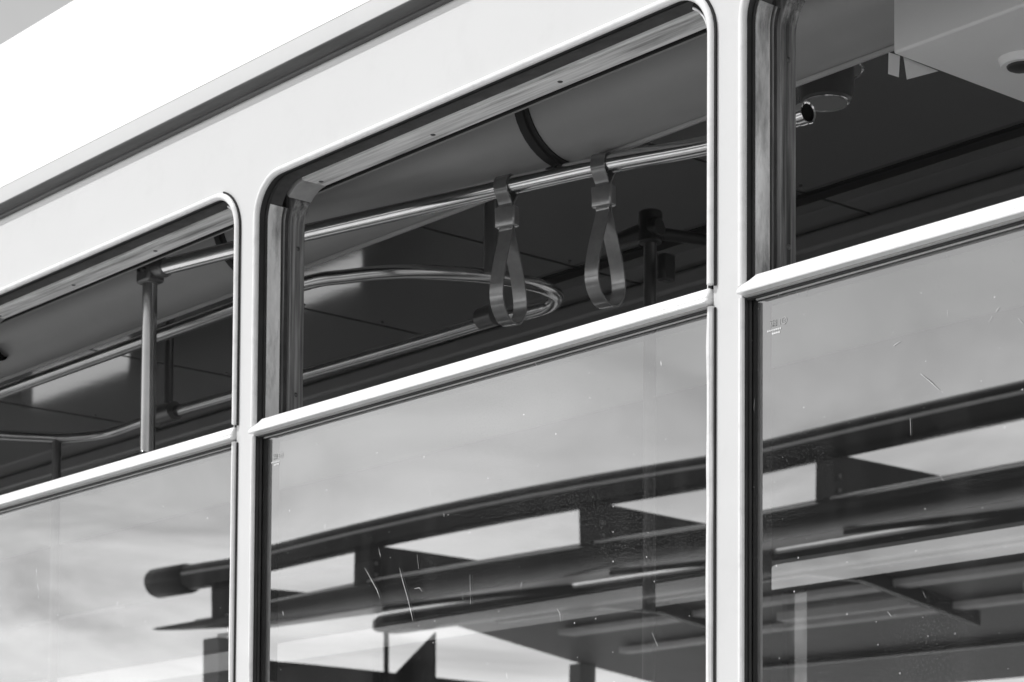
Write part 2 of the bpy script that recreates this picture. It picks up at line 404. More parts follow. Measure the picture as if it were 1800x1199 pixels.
# gutter: a dark drip channel under the cantrail
mb = MB()
mb.prism_x([(0.0, 1.487), (-0.004, 1.4865), (-0.0060, 1.489), (-0.0060, 1.493), (-0.0045, 1.496), (-0.0065, 1.4985), (-0.014, 1.501), (-0.018, 1.505), (-0.019, 1.509), (-0.016, 1.5125), (-0.010, 1.5155), (0.0, 1.517)], X0, X1)
mb.build('gutter', 'gutter_metal', bus, smooth=50)

# far side, ends, floor
far_holes = []
fw = [(-8.6, -7.73, 1.09, 1.255), (-6.86, -6.20, 1.06, 1.24), (-8.9, -4.41, 0.936, 1.015), (-4.345, -3.20, 0.936, 1.015), (-2.95, -1.8, 0.936, 1.015), (-1.55, -0.4, 0.936, 1.015)]
for a, b, c_, t in fw: far_holes.append(rrect(a, b, c_, t, 0.025, rb=0.02))
far_holes.append(rrect(-4.25, -4.16, 0.60, 0.925, 0.005, rb=0.005))
far_low = [(-9.45, -8.35, 0.90), (-8.25, -7.2, 0.86), (-7.1, -6.05, 0.78), (-5.95, -4.9, 0.66), (-4.8, -3.75, 0.52), (-3.65, -3.3, 0.48), (-3.10, -1.95, 0.86), (-1.85, -0.7, 0.86), (-0.6, 0.55, 0.86), (0.65, 1.8, 0.86)]
for a, b, t in far_low: far_holes.append(rrect(a, b, 0.05, t, 0.05, rb=0.05))
for a, b in ((-3.10, -1.95), (-1.85, -0.7), (-0.6, 0.55), (0.65, 1.8)): far_holes.append(rrect(a, b, 1.05, 1.33, 0.05, rb=0.02))
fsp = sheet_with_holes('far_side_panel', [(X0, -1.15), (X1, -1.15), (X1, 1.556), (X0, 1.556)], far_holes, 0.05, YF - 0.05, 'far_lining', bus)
mb = MB(); mb.box(-4.25, -4.16, YF - 0.03, YF - 0.026, 0.60, 0.925); mb.build('far_pane', 'tinted_glass', fsp, flat=True)
for a, b in ((-8.9, -4.41),):
    mb = MB(); mb.box(a, b, YF - 0.03, YF - 0.026, 0.936, 1.015); mb.build('far_pane', 'tinted_glass', fsp, flat=True)
for a, b, t in far_low:
    mb = MB(); mb.box(a - 0.0, b + 0.0, YF - 0.03, YF - 0.026, 0.05, t); mb.build('far_pane', 'clear_glass', fsp, flat=True)
for nm, x in (('rear_wall', X0), ('front_wall', X1 - 0.04)):
    mb = MB()
    mb.box(x, x + 0.04, 0.006, YF - 0.055, -1.15, 0.0); mb.box(x, x + 0.04, 0.006, 0.12, 0.0, 1.35); mb.box(x, x + 0.04, YF - 0.17, YF - 0.055, 0.0, 1.35)
    mb.plate([(0.006, 1.35), (YF - 0.055, 1.35), (YF - 0.055, 1.556), (YF - 0.1, 1.80), (YF - 0.3, 2.09), (1.2, 2.24), (0.3, 2.09), (0.1, 1.78), (0.006, 1.556)], 'x', x, x + 0.04)
    ew = mb.build(nm, 'body_paint', bus)
    mb = MB(); mb.box(x + 0.018, x + 0.022, 0.12, YF - 0.17, 0.0, 1.35); mb.build('windscreen', 'clear_glass', ew, flat=True)
for nm, x in ():
    mb = MB(); mb.plate([(0.006, -1.15), (YF - 0.055, -1.15), (YF - 0.055, 1.556), (YF - 0.1, 1.86), (YF - 0.3, 2.09), (1.2, 2.24), (0.3, 2.09), (0.1, 1.84), (0.006, 1.556)], 'x', x, x + 0.04)
    mb.build(nm, 'body_paint', bus)
mb = MB(); mb.box(X0 + 0.05, X1 - 0.05, 0.12, YF - 0.06, -0.62, -0.55); mb.build('floor', 'floor_vinyl', bus)
mb = MB(); mb.box(X0 + 0.05, X1 - 0.05, 0.112, 0.13, -0.55, 0.04); mb.build('inner_side_lining', 'lining', bus)
for wx in (-7.6, 0.35):
    for wy in (0.04, YF - 0.36):
        mb = MB(); mb.tube([(wx, wy, -1.02), (wx, wy + 0.02, -1.02), (wx, wy + 0.28, -1.02), (wx, wy + 0.30, -1.02)], [0.455, 0.48, 0.48, 0.455], 32)
        wh = mb.build('wheel', 'tyre', bus)
        mb = MB(); mb.tube([(wx, wy - 0.006, -1.02), (wx, wy + 0.306, -1.02)], 0.27, 24); mb.build('rim', 'steel_tube', wh)

mb = MB(); mb.box(-8.9, -5.9, 2.19, 2.22, -0.55, 0.890); mb.build('view_baffle', 'far_lining', bus, bevel=0.006)  # added panels: hide the far openings from direct view, leave their ceiling reflections
mb = MB(); mb.box(-8.9, -5.9, 2.19, 2.22, 0.976, 1.200); mb.build('view_baffle', 'far_lining', bus, bevel=0.006)
mb = MB(); mb.box(-8.93, -8.9, 2.185, 2.225, -0.55, 1.205); mb.build('view_baffle_post', 'far_lining', bus)
# ceiling with its strips, lintel lining
mb = MB(); mb.box(X0 + 0.05, X1 - 0.05, 0.1055, YF - 0.052, ZC, ZC + 0.012)
ceil = mb.build('ceiling', 'ceiling_laminate', bus)
for px, py in ((640, 420),):
    y = onZ(px, py, ZC).y
    mb = MB(); mb.box(X0 + 0.06, -3.55, y - 0.012, y + 0.006, ZC - 0.006, ZC - 0.0005); mb.build('ceiling_strip', 'ceiling_strip', ceil)
for x in (-2.75, -3.55, -4.35, -5.15, -5.95, -6.75):
    mb = MB(); mb.box(x - 0.0025, x + 0.0025, 0.60, 1.90, ZC - 0.0015, ZC - 0.0004); mb.build('ceiling_seam', 'strip_black', ceil)
    for yy_ in (0.75, 1.05, 1.35, 1.62):
        mb = MB(); mb.sphere((x + 0.03, yy_, ZC - 0.0005), 0.006, 8, 4, (1, 1, 0.4)); mb.build('screw', 'screw_metal', ceil)
y = onZ(1600, 288, ZC).y
mb = MB(); mb.box(-4.55, X1 - 0.06, y - 0.022, y + 0.022, ZC - 0.008, ZC - 0.0016); mb.build('ceiling_strip', 'strip_black', ceil)
y = onZ(1240, 470, ZC).y
mb = MB(); mb.box(X0 + 0.06, X1 - 0.06, y - 0.03, y + 0.09, ZC - 0.05, ZC - 0.0005); mb.build('ceiling_strip', 'lining', ceil, bevel=0.01)
mb = MB(); mb.box(X0 + 0.05, X1 - 0.05, 0.1005, 0.1045, 1.322, 1.36); mb.build('lintel_gasket', 'gap_black', bus)
mb = MB(); mb.prism_x([(0.1055, 1.327), (0.112, 1.322), (0.15, 1.362), (0.165, 1.42), (0.17, ZC - 0.002), (0.1055, ZC - 0.002)], X0 + 0.05, X1 - 0.05)
mb.build('lintel_lining', 'lintel_paint', bus, smooth=20, bevel=0.006)

# windows
def make_window(xr, idx):
    xl = xr - WW
    mb = MB()
    arch_bead(mb, xl, xr, 0.900, ZT, RC, 0.003, -0.002, 0.0065, 0.006, zleft=0.884)               # rolled rim of the opening
    win = mb.build('window', 'trim_paint', bus, smooth=60)
    mb = MB(); arch_strip(mb, xl, xr, 0.897, ZT, RC, -0.0066, -0.0030, -0.0030, -0.0004, sel=(14, 99))
    mb.build('rim_seal', 'gap_black', win)
    mb = MB(); arch_bead(mb, xl, xr, 0.896, ZT, RC, 0.0172, 0.008, 0.0022, 0.0025, sel=(15, 99)); mb.build('inner_bead', 'trim_paint', win)
    mb = MB(); arch_strip(mb, xl, xr, 0.896, ZT, RC, 0.0152, 0.0085, 0.0046, 0.0085, sel=(15, 99)); mb.build('rim_seal', 'gap_black', win)
    # lower half: upright beads on both sides
    mb = MB(); rows = []
    for z in [0.868 - 0.055 * k for k in range(15)]:
        jx, jr = random.uniform(-.0009, .0009), 1 + random.uniform(-.12, .12)
        rows.append([(xr - 0.004 + 0.0062 * jr * math.cos(t) + jx, -0.001 + 0.006 * math.sin(t), z) for t in [2 * math.pi * k / 10 for k in range(10)]])
    mb.sweep(rows); mb.build('lower_bead', 'trim_paint', win)
    mb = MB(); rows = []
    for z in (0.868, 0.6, 0.3, ZB + 0.02):
        rows.append([(xl + 0.001 + 0.0045 * math.cos(t), -0.001 + 0.0045 * math.sin(t), z) for t in [2 * math.pi * k / 10 for k in range(10)]])
    mb.sweep(rows); mb.build('lower_bead', 'trim_paint', win)
    mb = MB(); mb.box(xr + 0.0030, xr + 0.0060, -0.0024, -0.0004, ZB + 0.05, 0.866); mb.build('rim_seal', 'gap_black', win)
    # reveal, from the skin inwards: rubber channel, felt strip, dark slot, worn inner frame
    zb = 0.895
    mb = MB(); arch_strip(mb, xl, xr, zb, ZT, RC, 0.003, -0.03, 0.0045, 0.016); arch_strip(mb, xl, xr, zb, ZT, RC, 0.0055, -0.03, 0.016, 0.021)
    mb.build('rubber_channel', 'rubber', win)
    nA = 24
    for s0, s1 in ((0, 5), (nA - 5, nA)):
        mb = MB(); arch_strip(mb, xl, xr, zb, ZT, RC, 0.007, -0.03, 0.0212, 0.049, sel=(s0, s1)); mb.build('felt_channel', 'felt_channel', win)
        mb = MB(); arch_strip(mb, xl, xr, zb, ZT, RC, 0.003, -0.03, 0.0492, 0.067, sel=(s0, s1)); mb.build('slot', 'channel_dark', win)
        mb = MB(); arch_strip(mb, xl, xr, zb, ZT, RC, 0.006, -0.03, 0.055, 0.058, sel=(s0, s1)); mb.build('slot_lip', 'worn_frame', win)
    mb = MB(); arch_strip(mb, xl, xr, zb, ZT, RC, 0.0055, -0.03, 0.0212, 0.0455, sel=(4, nA - 4)); mb.build('head_channel', 'channel_dark', win)
    # inner frame: left post, right post, head, with mitre gaps at the joints
    oi = 0.011; a = arch(xl, xr, zb, ZT, RC, oi); n = len(a)
    mb = MB(); arch_strip(mb, xl, xr, zb, ZT, RC, oi, -0.03, 0.0672, 0.099, sel=(0, 7)); lp = mb.build('post', 'worn_frame', win, smooth=25, bevel=0.002)
    mb = MB(); arch_strip(mb, xl, xr, zb, ZT, RC, oi, -0.03, 0.0672, 0.099, sel=(n - 7, n)); rp = mb.build('post', 'worn_frame', win, smooth=25, bevel=0.002)
    rows = arch(xl, xr, zb, ZT, RC, oi)
    mb = MB(); arch_strip(mb, xl, xr, zb, ZT, RC, oi - 0.0008, -0.03, 0.046, 0.0965, sel=(11, n - 11)); hd = mb.build('head', 'worn_lintel', win, smooth=25, bevel=0.001)
    for s0, s1 in ((6, 12), (n - 12, n - 6)):
        mb = MB(); arch_strip(mb, xl, xr, zb, ZT, RC, oi - 0.0008, -0.03, 0.050, 0.0985, sel=(s0, s1)); mb.build('corner_piece', 'worn_corner', win, smooth=25, bevel=0.001)
    for (zz) in (1.222, 0.955):
        mb = MB(); mb.sphere((xl + oi, 0.083, zz), 0.0042, 10, 6, (0.5, 1, 1)); mb.build('screw', 'screw_metal', win)
    for fx in (0.08, 0.36, 0.64, 0.93):
        mb = MB(); mb.sphere((xl + WW * fx, 0.076, ZT - oi + 0.0008), 0.0046, 10, 6, (1, 1, 0.4)); mb.build('screw', 'screw_metal', win)
    # middle rail: two ridges, the upper one cut back at its left end
    pr = [(0.012, 0.8958), (-0.001, 0.8958), (-0.0035, 0.8948), (-0.0058, 0.8915), (-0.0090, 0.8825), (-0.0095, 0.8808), (-0.0094, 0.8800), (-0.0112, 0.8790), (-0.0130, 0.8755), (-0.0136, 0.8735), (-0.0130, 0.8720), (0.012, 0.8716)]
    rows = []
    for x, cut in ((xl + 0.003, 0.82), (xl + 0.006, 0.74), (xl + 0.031, 0.06), (xl + 0.033, 0), (xl + 0.3, 0), (xr - 0.3, 0), (xr - 0.008, 0), (xr - 0.0045, 0.12), (xr - 0.0025, 0.35)):
        row = []
        for k, (y, z) in enumerate(pr):
            zz = min(z, 0.8958 - 0.0145 * cut) if cut else z
            row.append((x, y + (0.016 * cut if x > xr - 0.1 else 0), zz + (0.010 * cut if (x > xr - 0.1 and z < 0.875) else 0)))
        rows.append(row)
    mb = MB(); mb.sweep(rows); mb.build('middle_rail', 'trim_paint', win, smooth=40)
    mb = MB(); mb.box(xl + 0.004, xr - 0.004, 0.0005, 0.0125, 0.8698, 0.8713); mb.build('rail_flange', 'ceiling_strip', win)
    mb = MB(); mb.box(xl + 0.003, xr - 0.003, 0.0065, 0.0145, 0.8672, 0.8696); mb.build('glazing_seal', 'rubber', win)
    mb = MB(); mb.box(xl + 0.016, xr - 0.004, 0.0112, 0.0148, 0.8648, 0.8671); mb.build('glazing_bead', 'ceiling_strip', win, bevel=0.0008)
    # seal on the uprights and the pane
    for a_, b_, c_, d_ in ((xl - 0.02, xl + 0.0030, 0.0045, 0.0105), (xl - 0.02, xl + 0.005, 0.0107, 0.0155), (xr - 0.0035, xr + 0.02, 0.0045, 0.0155), (xl - 0.02, xl + 0.010, 0.0205, 0.05)):
        mb = MB(); mb.box(a_, b_, c_, d_, ZB, 0.8695); mb.build('glazing_seal', 'rubber', win)
    mb = MB(); nu, nv = 28, 24
    A = 0.0010 + 0.0002 * ((idx * 7) % 3 - 1)
    twx = 0.0
    for j in range(nv + 1):
        for i in range(nu + 1):
            u, v = 2 * i / nu - 1, 2 * j / nv - 1
            mb.v.append((xl - 0.004 + (WW + 0.008) * i / nu, 0.0170 + A * (1 - u * u) * (1 - v * v), ZB - 0.004 + (0.8745 - ZB) * j / nv))
    mb.f = [(j * (nu + 1) + i, j * (nu + 1) + i + 1, (j + 1) * (nu + 1) + i + 1, (j + 1) * (nu + 1) + i) for j in range(nv) for i in range(nu)]
    mb.build('pane', 'coated_glass' if 3 <= idx <= 6 else 'clear_glass', win, smooth=80)
    # etched maker's stamp in the upper left corner of the pane
    if idx in (4, 5, 6):
        mb = MB(); sx, sz = xl + 0.064, 0.828; yy = 0.0163
        for k in range(20):
            t0, t1 = 2 * math.pi * k / 20, 2 * math.pi * (k + 1) / 20
            mb.add([(sx + r * math.cos(t), yy, sz + r * math.sin(t)) for t in (t0, t1) for r in (0.0042, 0.0052)], [(0, 1, 3, 2)])
        def bar(x0, x1, z0, z1): mb.add([(x0, yy, z0), (x1, yy, z0), (x1, yy, z1), (x0, yy, z1)], [(0, 1, 2, 3)])
        bar(sx - 0.002, sx - 0.001, sz - 0.002, sz + 0.002); bar(sx + 0.0005, sx + 0.0025, sz + 0.001, sz + 0.002); bar(sx + 0.0005, sx + 0.0025, sz - 0.002, sz - 0.001)
        def digit(x, z, segs, wd=0.0045, ht=0.008, th=0.001):
            if 'a' in segs: bar(x, x + wd, z + ht - th, z + ht)
            if 'g' in segs: bar(x, x + wd, z + ht / 2 - th / 2, z + ht / 2 + th / 2)
            if 'd' in segs: bar(x, x + wd, z, z + th)
            if 'f' in segs: bar(x, x + th, z + ht / 2, z + ht)
            if 'e' in segs: bar(x, x + th, z, z + ht / 2)
            if 'b' in segs: bar(x + wd - th, x + wd, z + ht / 2, z + ht)
            if 'c' in segs: bar(x + wd - th, x + wd, z, z + ht / 2)
        digit(sx - 0.0245, sz - 0.004, 'abcdef'); digit(sx - 0.0185, sz - 0.004, 'abcdefg'); digit(sx - 0.0125, sz - 0.004, 'bc')
        for k in range(7): bar(sx - 0.031 + k * 0.0038, sx - 0.031 + k * 0.0038 + 0.0026, sz - 0.0105, sz - 0.0080)
        for k in range(4): bar(sx - 0.022 + k * 0.0038, sx - 0.022 + k * 0.0038 + 0.0028, sz - 0.0155, sz - 0.0130)
        mb.build('etched_stamp', 'etching', win, flat=True)
    return win
wins = [make_window(xr, i) for i, xr in enumerate(WR)]
# single scratches and scuffs on the two nearer panes
marks = {5: [[(702, 998), (708, 1022), (716, 1050), (722, 1075), (726, 1092)], [(641, 998), (652, 1018), (662, 1036), (668, 1052)], [(733, 975), (736, 1000)], [(728, 1035), (737, 1033), (742, 1040)],
             [(812, 1040), (814, 1055)], [(979, 1070), (984, 1078), (985, 1092)], [(1146, 1112), (1156, 1136)], [(934, 640), (940, 637), (944, 643)], [(826, 1010), (827, 1062)], [(755, 862), (757, 872)]],
         6: [[(1618, 657), (1634, 670), (1650, 685)], [(1570, 608), (1582, 600)], [(1664, 448), (1667, 464)], [(1665, 545), (1666, 556)], [(1421, 500), (1416, 521)], [(1776, 456), (1782, 462)], [(1400, 512), (1402, 520)],
             [(1622, 1040), (1628, 1052)], [(1652, 835), (1658, 845)], [(1790, 560), (1797, 568)], [(1756, 540), (1750, 548)], [(1744, 556), (1738, 566)], [(1600, 735), (1601, 765)], [(1560, 1075), (1567, 1084)]]}
for k_, lines_ in marks.items():
    for ln in lines_:
        P_ = [onY(px, py, 0.0158) for px, py in ln]; mb = MB(); wd_ = random.uniform(0.00025, 0.0006); left_, right_ = [], []
        for i_, q_ in enumerate(P_):
            d_ = (P_[min(i_ + 1, len(P_) - 1)] - P_[max(i_ - 1, 0)]).normalized(); n_ = Vector((d_.z, 0, -d_.x)) * wd_ * (0.4 if i_ in (0, len(P_) - 1) else random.uniform(0.6, 1.3))
            left_.append(q_ + n_); right_.append(q_ - n_)
        mb.add(left_ + right_, [(i_, i_ + 1, len(P_) + i_ + 1, len(P_) + i_) for i_ in range(len(P_) - 1)])
        mb.build('scratch', 'scratch_white', wins[k_], flat=True)

# torn strips of old sealant hanging under the head of the centre window
for ln in ([(548, 333), (575, 321), (600, 313), (628, 303), (650, 296)], [(690, 262), (712, 256), (735, 250), (752, 240), (778, 237)], [(1040, 126), (1062, 118), (1080, 106), (1098, 103), (1112, 96)], [(880, 190), (905, 180), (930, 172)]):
    P_ = [onY(px + random.uniform(-2, 2), py + random.uniform(0, 3), 0.0978) for px, py in ln]; mb = MB(); up_, dn_ = [], []
    for i_, q_ in enumerate(P_):
        h_ = 0.0006 if i_ in (0, len(P_) - 1) else random.uniform(0.0015, 0.0045)
        up_.append(q_ + Vector((0, 0, 0.0012))); dn_.append(q_ - Vector((0, 0.0008, h_)))
    mb.add(up_ + dn_, [(i_, i_ + 1, len(P_) + i_ + 1, len(P_) + i_) for i_ in range(len(P_) - 1)])
    mb.build('torn_sealant', 'gap_black', wins[5], flat=True)
# air duct under the ceiling, with joint rings and a bright bottom edge
DY, DZ, DR = 0.455, 1.492, 0.112
XD = onY(1570, 95, 0.352).x
mb.tube([(X0 + 0.1, DY, DZ), (XD - 0.001, DY, DZ)], DR, 40)
duct = mb.build('air_duct', 'duct_paint', bus, smooth=60)
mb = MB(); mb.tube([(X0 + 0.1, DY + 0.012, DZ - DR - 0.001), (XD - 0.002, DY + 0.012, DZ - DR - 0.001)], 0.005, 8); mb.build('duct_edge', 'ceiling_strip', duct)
for px, py in ((925, 262), (392, 492)):
    x = onY(px, py, DY - DR * 0.85).x
    mb = MB(); mb.tube([(x - 0.018, DY, DZ), (x - 0.007, DY, DZ), (x - 0.006, DY, DZ), (x + 0.008, DY, DZ), (x + 0.009, DY, DZ), (x + 0.018, DY, DZ)], [DR + 0.003, DR + 0.004, DR + 0.009, DR + 0.009, DR + 0.004, DR + 0.003], 40)
    mb.build('joint_ring', 'strip_black', duct, smooth=30)

# grab rails -----------------------------------------------------------------
ZB1 = 1.352
bar_pts = [onZ(1420, 198, ZB1), onZ(1335, 229, ZB1), onZ(1240, 256, ZB1), onZ(1060, 290, ZB1), onZ(890, 328, ZB1), onZ(700, 372, ZB1), onZ(530, 411, ZB1), onZ(405, 440, ZB1), onZ(264, 476, ZB1)]
TR = 0.0168
mb = MB(); mb.tube(spline(bar_pts, 6), TR, 20, cap=False)
strap_rail = mb.build('grab_rail', 'steel_tube', bus, smooth=60)
e0, e1 = bar_pts[0], bar_pts[1]; d = (e0 - e1).normalized()
mb = MB(); ea = d.cross(Vector((0, 0, 1))).normalized(); eb = d.cross(ea); rows = []
for k in range(24):
    rd = ea * math.cos(2 * math.pi * k / 24) + eb * math.sin(2 * math.pi * k / 24)
    rows.append([e0 + d * t_ + rd * r_ for t_, r_ in ((-0.014, 0.0190), (0.0, 0.0190), (0.0014, 0.0178), (0.0, 0.0150), (-0.014, 0.0150))])
mb.sweep(rows, closed=True); mb.build('rail_end', 'steel_tube', strap_rail)
mb = MB(); mb.tube([e0 - d * 0.008, e0 - d * 0.0075], 0.0166, 20); mb.build('rail_bore', 'gap_black', strap_rail)
tee = bar_pts[-1]
mb = MB(); mb.box(tee.x - 0.024, tee.x + 0.024, tee.y - 0.021, tee.y + 0.021, ZB1 - 0.028, ZB1 + 0.022); mb.tube([tee, tee + (bar_pts[-2] - tee).normalized() * 0.05], 0.021, 16)
mb.build('tee_fitting', 'dark_tube', strap_rail, bevel=0.006)
for dx in (-0.01, 0.012):
    mb = MB(); mb.sphere((tee.x + dx, tee.y - 0.021, ZB1 - 0.004), 0.005, 8, 5); mb.build('screw', 'black_plastic', strap_rail)
mb = MB(); mb.tube(fillet_path([(tee.x, tee.y, ZB1 - 0.02), (tee.x, tee.y, 0.964), (tee.x, 0.016, 0.884)], 0.008), 0.0155, 20); mb.build('stanchion', 'worn_steel', bus, smooth=60)

ZR = 1.30
hoop = [(-6.5, 0.375, ZR), (-5.0, 0.374, ZR), (-4.1, 0.376, ZR)] + [tuple(onZ(px, py, ZR)) for px, py in ((530, 500), (610, 486), (700, 478), (790, 480), (870, 487), (935, 499), (968, 511), (979, 523), (965, 538), (925, 550), (870, 561))] + [(-4.0, 0.835, ZR), (-4.95, 0.80, ZR)]
mb = MB(); mb.tube(spline(hoop, 6), 0.0145, 18)
hr = mb.build('grab_rail', 'worn_steel', bus, smooth=60)
p = onZ(862, 556, ZR); mb = MB(); mb.tube([p + Vector((-0.03, 0, 0)), p + Vector((0.02, 0, 0))], 0.023, 16); mb.build('sleeve', 'dark_tube', hr)
p = onZ(862, 482, ZR); mb = MB(); mb.tube([p, (p.x, p.y, ZC)], 0.0135, 16); mb.build('hanger', 'dark_tube', hr)
p = onZ(296, 725, ZR); mb = MB(); mb.tube([(p.x - 0.04, p.y, ZR), (p.x + 0.03, p.y, ZR)], 0.024, 16); mb.tube([p, (p.x, p.y, ZC)], 0.011, 12); mb.build('hanger', 'dark_tube', hr)
rear = [(-4.95, 0.80, ZR)] + [tuple(onZ(px, py, ZR)) for px, py in ((250, 742), (190, 762), (120, 770), (60, 768), (0, 765), (-60, 760))]
mb = MB(); mb.tube(spline(rear, 6), 0.0145, 18); rr = mb.build('grab_rail', 'worn_steel', bus, smooth=60)
p = onZ(100, 770, ZR); mb = MB(); mb.tube([p, (p.x, p.y, -0.55)], 0.012, 12); mb.build('stanchion', 'dark_tube', bus)

# end of another rail at the left edge of the picture
p = onZ(2, 620, 1.40); mb = MB(); mb.tube([p, p + Vector((-0.5, 0.02, 0))], 0.02, 18, cap=False); s2 = mb.build('grab_rail', 'steel_tube', bus)
mb = MB(); mb.tube([p + Vector((-0.02, 0, 0)), p + Vector((-0.021, 0, 0))], 0.019, 18); mb.build('rail_plug', 'black_plastic', s2)

# dark fitting with a pole on the far side of the aisle
p = onY(1143, 400, 1.12)
mb = MB(); mb.tube([(p.x, p.y, p.z), (p.x, p.y, -0.55)], 0.014, 16); st = mb.build('stanchion', 'dark_tube', bus)
mb = MB(); mb.tube([(p.x, p.y, p.z + 0.035), (p.x, p.y, p.z - 0.035)], 0.026, 16); mb.tube([(p.x - 0.10, p.y - 0.02, p.z - 0.012), (p.x + 0.03, p.y, p.z - 0.004)], [0.012, 0.022], 14)
mb.tube([(p.x, p.y, p.z - 0.01), (p.x + 0.12, p.y + 0.30, p.z - 0.02)], [0.014, 0.010], 14); mb.build('cross_clamp', 'black_plastic', st, bevel=0.004)
q = onY(1172, 470, 1.12)
mb = MB(); mb.box(q.x - 0.016, q.x + 0.008, q.y - 0.015, q.y + 0.02, q.z - 0.03, q.z + 0.03); mb.build('stop_button_box', 'black_plastic', st, bevel=0.005)

# ceiling cover with a round lamp, loudspeaker, short tube
cx0 = onY(1570, 95, 0.352); yk, zk = cx0.y, cx0.z
mb = MB(); mb.plate([(yk, zk), (yk + 0.46, zk + 0.004), (yk + 0.54, zk + 0.05), (yk + 0.56, ZC - 0.0005), (yk, ZC - 0.0005)], 'x', cx0.x, 0.5)
cov = mb.build('ceiling_cover', 'cover_paint', bus, smooth=35, bevel=0.004)
lp = onZ(1795, 105, zk)
mb = MB(); mb.tube([(lp.x, lp.y, zk + 0.004), (lp.x, lp.y, zk - 0.010)], [0.036, 0.030], 28); lam = mb.build('ceiling_lamp', 'cover_paint', cov, smooth=40)
mb = MB(); mb.sphere((lp.x, lp.y, zk - 0.010), 0.022, 16, 8, (1, 1, 0.35)); mb.build('lens', 'black_plastic', lam)
mb = MB(); mb.add([onX(px, py, cx0.x - 0.003) for px, py in ((1562, 92), (1582, 98), (1580, 136), (1561, 130))], [(0, 1, 2, 3)]); mb.build('glint_flap', 'glint_flap', cov, flat=True)  # pale flaps stand in for sunlit reflections at the cover's corner
mb = MB(); mb.add([onX(px, py, cx0.x - 0.003) for px, py in ((1588, 100), (1650, 125), (1594, 140))], [(0, 1, 2)]); mb.build('glint_flap', 'glint_flap', cov, flat=True)
p = onZ(1452, 172, 1.43)
mb = MB(); mb.tube([(p.x, p.y, ZC), (p.x, p.y, 1.50), (p.x, p.y, 1.498), (p.x, p.y, 1.478), (p.x, p.y, 1.476), (p.x, p.y, 1.425), (p.x, p.y, 1.42)], [0.03, 0.03, 0.062, 0.064, 0.050, 0.044, 0.036], 28)
spk_ = mb.build('loudspeaker', 'speaker_grey', bus, smooth=30)
mb = MB(); mb.tube([(p.x + 0.063 * math.cos(t), p.y + 0.063 * math.sin(t), 1.478) for t in [2 * math.pi * k / 32 for k in range(33)]], 0.003, 8); mb.build('rim', 'worn_steel', spk_)
mb = MB(); mb.tube([(p.x + 0.038 * math.cos(t), p.y + 0.038 * math.sin(t), 1.421) for t in [2 * math.pi * k / 32 for k in range(33)]], 0.0025, 8); mb.build('rim', 'worn_steel', spk_)
a, b = onZ(1392, 18, 1.46), onZ(1560, -35, 1.46)
mb = MB(); mb.tube([a + (a - b) * 0.2, a, b], 0.016, 18); tb = mb.build('grab_rail', 'steel_tube', bus, smooth=60)
mb = MB(); mb.tube([a + (b - a) * 0.02, a + (b - a) * 0.09], 0.020, 18); mb.build('sleeve', 'steel_tube', tb)

